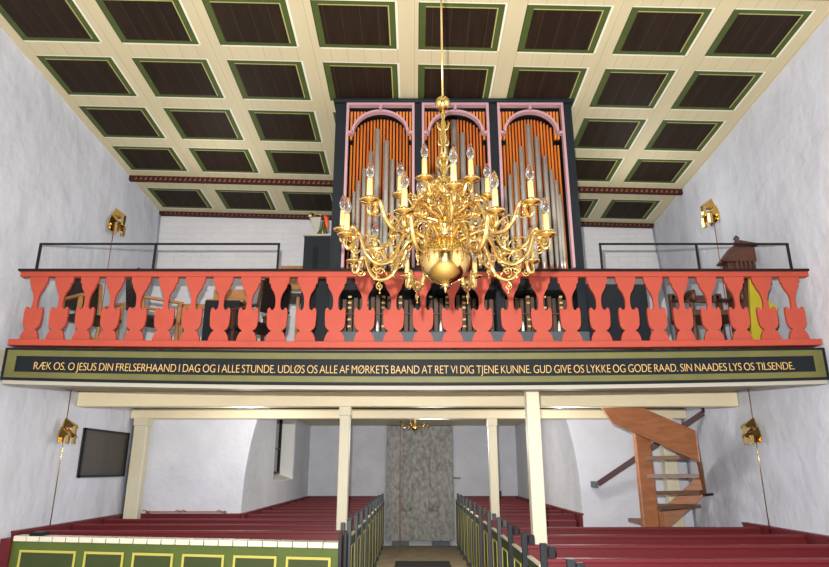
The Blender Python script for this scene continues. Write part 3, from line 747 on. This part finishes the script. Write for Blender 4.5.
tre = [((2.55, 8.02), (2.85, 8.02), 2.42), ((2.85, 8.02), (3.25, 8.02), 2.12), ((3.3, 8.02), (3.58, 8.12), zat(456, 8.3)), ((3.55, 8.1), (3.72, 8.5), zat(474, 8.4)), ((3.7, 8.5), (3.9, 8.83), zat(491, 8.5)), ((3.86, 8.86), (3.35, 9.06), zat(505, 8.7)), ((3.35, 9.06), (2.95, 9.14), zat(520, 8.8)), ((2.95, 9.14), (2.6, 9.08), .52)]
for a, b, z in tre:
    bm = B(); prism(bm, [(nx, ny - .05), a, b, (nx, ny + .08)], z - .045, z, 'z'); obj('tread', bm, tread, st, True)
hr = thing('stair_handrail', 'dark maroon handrail sloping up behind the winding stair', 'handrail', (2.66, 9.35, 0))
a, b = at(598, 484, 9.3), at(703, 413, 8.75)
bm = B(); beam(bm, a, b, .05, .075); bx(bm, b.x - .01, b.x + .04, b.y - .025, b.y + .025, b.z, b.z + .18); obj('rail', bm, maroon, hr, True, bevel=.006)
bm = B(); bx(bm, a.x - .05, a.x - .005, a.y - .03, YW, a.z - .05, a.z + .035); obj('end_bracket', bm, slate_l, hr, True)
bm = B(); beam(bm, (3.86, 8.75, zat(495, 8.8)), (3.99, 8.75, zat(494, 8.8)), .03); obj('wall_pin', bm, iron, st, True)

# =============================================================== ON THE GALLERY
def at_g(px, Y): return xat(px, 320, Y)
# cabinet left of the organ with a small painted figure
YCab = 6.9
a, b = xat(304, 240, YCab), xat(331, 240, YCab) + .0
ztc = zat(236, YCab)
cb = thing('tall_grey_cabinet', 'blue-black upright cabinet beside the left flank of the organ', 'cabinet', ((a + b) / 2, YCab, GF))
bm = B(); bx(bm, a, -.93, YCab, YCab + .45, GF, ztc); obj('body', bm, slate, cb, True, bevel=.01)
bm = B(); x = xat(315, 260, YCab); bx(bm, x - .03, x + .03, YCab - .008, YCab + .002, GF + .2, zat(247, YCab)); obj('slot', bm, black, cb, True)
bm = B(); bx(bm, a - .01, -.93, YCab - .02, YCab + .46, ztc, ztc + .02); obj('top_board', bm, mat('pale_worn_top', (.4, .36, .3), .6), cb, True)
fx = xat(319, 233, YCab + .15); fg = thing('painted_figure', 'small green, gold and red painted ornament standing on the tall cabinet', 'ornament', (fx, YCab + .15, ztc + .02))
bm = B(); prism(bm, [(-.06, 0), (.13, 0), (.10, .10), (.045, .25), (.02, .12)], -.04, .04); obj('green_body', bm, green_pd, fg, bevel=.006)
bm = B(); lathe(bm, [(.02, .0), (.03, .02), (.035, .05), (.01, .075)], (-.105, 0, .27), 14); tube(bm, [(-.10, 0, .30), (-.02, 0, .325), (.06, 0, .29)], .008, 6); tube(bm, [(.045, -.045, 0), (.07, -.045, .22)], .006, 6); obj('gold_arm', bm, brass, fg)
bm = B(); prism(bm, [(-.125, .28), (-.03, .05), (.0, .10), (.02, .28)], -.015, .015); obj('grey_pennant', bm, tin, fg)
bm = B(); tube(bm, [(.06, 0, .31), (.085, -.01, .26), (.09, -.01, .19), (.10, 0, .13)], [.015, .028, .022, .012], 8); obj('red_drape', bm, flagred, fg)
# wooden box right of guard rail's end
q = at(292, 268, 8.3)
bm = B(); a, b = xat(281, 268, 8.3), xat(303, 268, 8.3)
t = thing('wooden_chair', 'honey wood chair back showing above the handrail left of the grey cabinet', 'chair', ((a + b) / 2, 8.3, GF))
bx(bm, a, b, 8.28, 8.33, zat(290, 8.3), zat(266, 8.3)); obj('backrest', bm, lightw, t, True, bevel=.01)
bm = B(); bx(bm, a, b + .1, 7.95, 8.33, zat(302, 8.3) - .02, zat(302, 8.3) + .03); obj('seat', bm, darkseat, t, True)
for xx, yy in ((a, 7.96), (b, 7.96), (a, 8.29), (b, 8.29)):
    bm = B(); bx(bm, xx, xx + .04, yy, yy + .04, GF, zat(302, 8.3)); obj('leg', bm, lightw, t, True)
# organ console with music desk
Yk = 7.5; a, b = xat(203, 320, Yk), xat(238, 320, Yk); zk = zat(300, Yk)
t = thing('organ_console', 'dark console with a honey wood top behind the left balusters', 'console', ((a + b) / 2, Yk, GF))
bm = B(); bx(bm, a, b, Yk, Yk + .5, GF, zk); obj('body', bm, slate, t, True, bevel=.01)
bm = B(); bx(bm, a - .02, b + .02, Yk + .1, Yk + .5, zk, zk + .04); bx(bm, a, b + .02, Yk + .3, Yk + .34, zk + .03, zat(283, Yk)); obj('music_desk', bm, lightw, t, True)
bm = B(); bx(bm, a - .32, a - .02, Yk + .1, Yk + .14, zat(308, Yk), zat(302, Yk)); bx(bm, a - .32, a - .28, Yk + .1, Yk + .14, GF, zat(308, Yk)); obj('side_shelf', bm, lightw, t, True)
# chairs
def gal_chair(x, y, rz, label, wood, sw=.5):
    t = thing('gallery_chair', label, 'chair', (x, y, GF), rz)
    for s in (-1, 1):
        bm = B(); tube(bm, [(s * .22, -.2, 0), (s * .22, -.18, .45)], .022, 8); obj('leg', bm, wood, t)
        bm = B(); tube(bm, [(s * .22, .24, 0), (s * .22, .19, .45), (s * .21, .27, .95)], .022, 8); obj('leg', bm, wood, t)
        bm = B(); bx(bm, s * .24 - .02, s * .24 + .02, -.22, .24, .64, .67); bx(bm, s * .24 - .02, s * .24 + .02, -.2, -.16, .42, .64); obj('armrest', bm, wood, t, bevel=.006)
    bm = B(); bx(bm, -.24, .24, -.22, .22, .43, .47); obj('seat', bm, darkseat, t, bevel=.01)
    bm = B()
    for k in range(10):
        z0 = .58 + .04 * k; c0 = .24 + .05 * k / 10
        bx(bm, -.20, .20, c0, c0 + .02, z0, z0 + .041)
    obj('backrest', bm, darkseat, t)
    bm = B(); bx(bm, -.22, .22, -.17, -.14, .2, .23); obj('stretcher', bm, wood, t)
    return t
gal_chair(-3.62, 6.75, 1.0, 'honey wood armchair with dark seat at the far left of the gallery', lightw)
gal_chair(-2.95, 6.85, 2.3, 'honey wood armchair with dark back, second from the left wall', lightw)
gal_chair(-1.85, 7.2, -2.2, 'dark-backed chair between the console and the grey cabinet', carved)
# black cabinet right of the organ
a, b = 1.84, xat(650, 320, 6.6)
bm = B(); bx(bm, a, b, 6.6, 7.1, GF, zat(284, 6.6)); t = tag(obj('low_black_cabinet', bm, slate, bevel=.01), 'low blue-black cabinet behind the balusters right of the organ', 'cabinet')
# carved armchair
cx_, cy_ = xat(708, 320, 6.7), 6.7
t = thing('carved_armchair', 'carved brown wooden armchair with scrolled arms behind the right balusters', 'chair', (cx_, cy_, GF))
for s in (-1, 1):
    for yy in (-.22, .22):
        bm = B(); lathe(bm, [(.02, 0), (.035, .05), (.02, .12), (.032, .25), (.02, .38), (.03, .45)], (s * .26, yy, 0), 10); obj('leg', bm, carved, t)
    bm = B(); lathe(bm, [(.02, .47), (.03, .52), (.018, .6), (.02, .66)], (s * .26, -.22, 0), 10)
    tube(bm, [(s * .26, .22, .72), (s * .26, .0, .66), (s * .26, -.2, .70), (s * .26, -.29, .68), (s * .26, -.29, .61), (s * .26, -.24, .60)], .026, 8); obj('armrest', bm, carved, t)
bm = B(); bx(bm, -.3, .3, -.26, .26, .43, .49); obj('seat', bm, carved, t, bevel=.01)
bm = B()
for x in (-.27, .27): bx(bm, x - .03, x + .03, .22, .27, .45, .80)
bx(bm, -.27, .27, .22, .26, .70, .78); bx(bm, -.27, .27, .22, .26, .52, .57)
obj('back_frame', bm, carved, t)
# gabled cabinet with a finial and its yellow side
Yg = 6.75; a, b = xat(723, 260, Yg), xat(752, 260, Yg); zg = zat(262, Yg)
t = thing('gabled_cupboard', 'tall brown carved cupboard with a gabled top and finial by the right wall', 'cupboard', ((a + b) / 2, Yg, GF))
bm = B(); bx(bm, a + .05, b, Yg, Yg + .14, GF, zg); obj('body', bm, carved, t, True, bevel=.008)
zt = zat(243, Yg); m = xat(738, 250, Yg)
bm = B(); prism(bm, [(a - .02, zg), (b + .04, zg), (b + .04, zt - .03), (m + .02, zt), (m - .04, zt - .03)], Yg - .03, Yg + .16); obj('gable', bm, carved, t, True, bevel=.01)
bm = B(); beam(bm, (a - .03, Yg - .04, zg), (m, Yg - .04, zt), .05, .03); beam(bm, (m, Yg - .04, zt), (b + .06, Yg - .04, zt - .04), .05, .03)
for i in range(5): bx(bm, a + .12 + i * .05, a + .145 + i * .05, Yg - .04, Yg - .02, zg - .3, zg)
obj('moulding', bm, carved, t, True)
bm = B(); lathe(bm, [(.025, 0), (.035, .02), (.015, .035), (.03, .055), (.032, .07), (.008, .10)], (m, Yg, zt - .01), 12); obj('finial', bm, carved, t, True)
Ym = 6.42; bm = B()
prism(bm, [(xat(751, 344, Ym), GF), (xat(768, 344, Ym), GF), (xat(779, 312, Ym), zat(308, Ym)), (xat(768, 300, Ym), zat(300, Ym)), (xat(754, 280, Ym), zat(276, Ym)), (xat(750, 280, Ym), zat(276, Ym))], Ym, Ym + .04)
tag(obj('yellow_board', bm, mustard, bevel=.005), 'mustard yellow shaped board leaning beside the gabled cupboard', 'board')
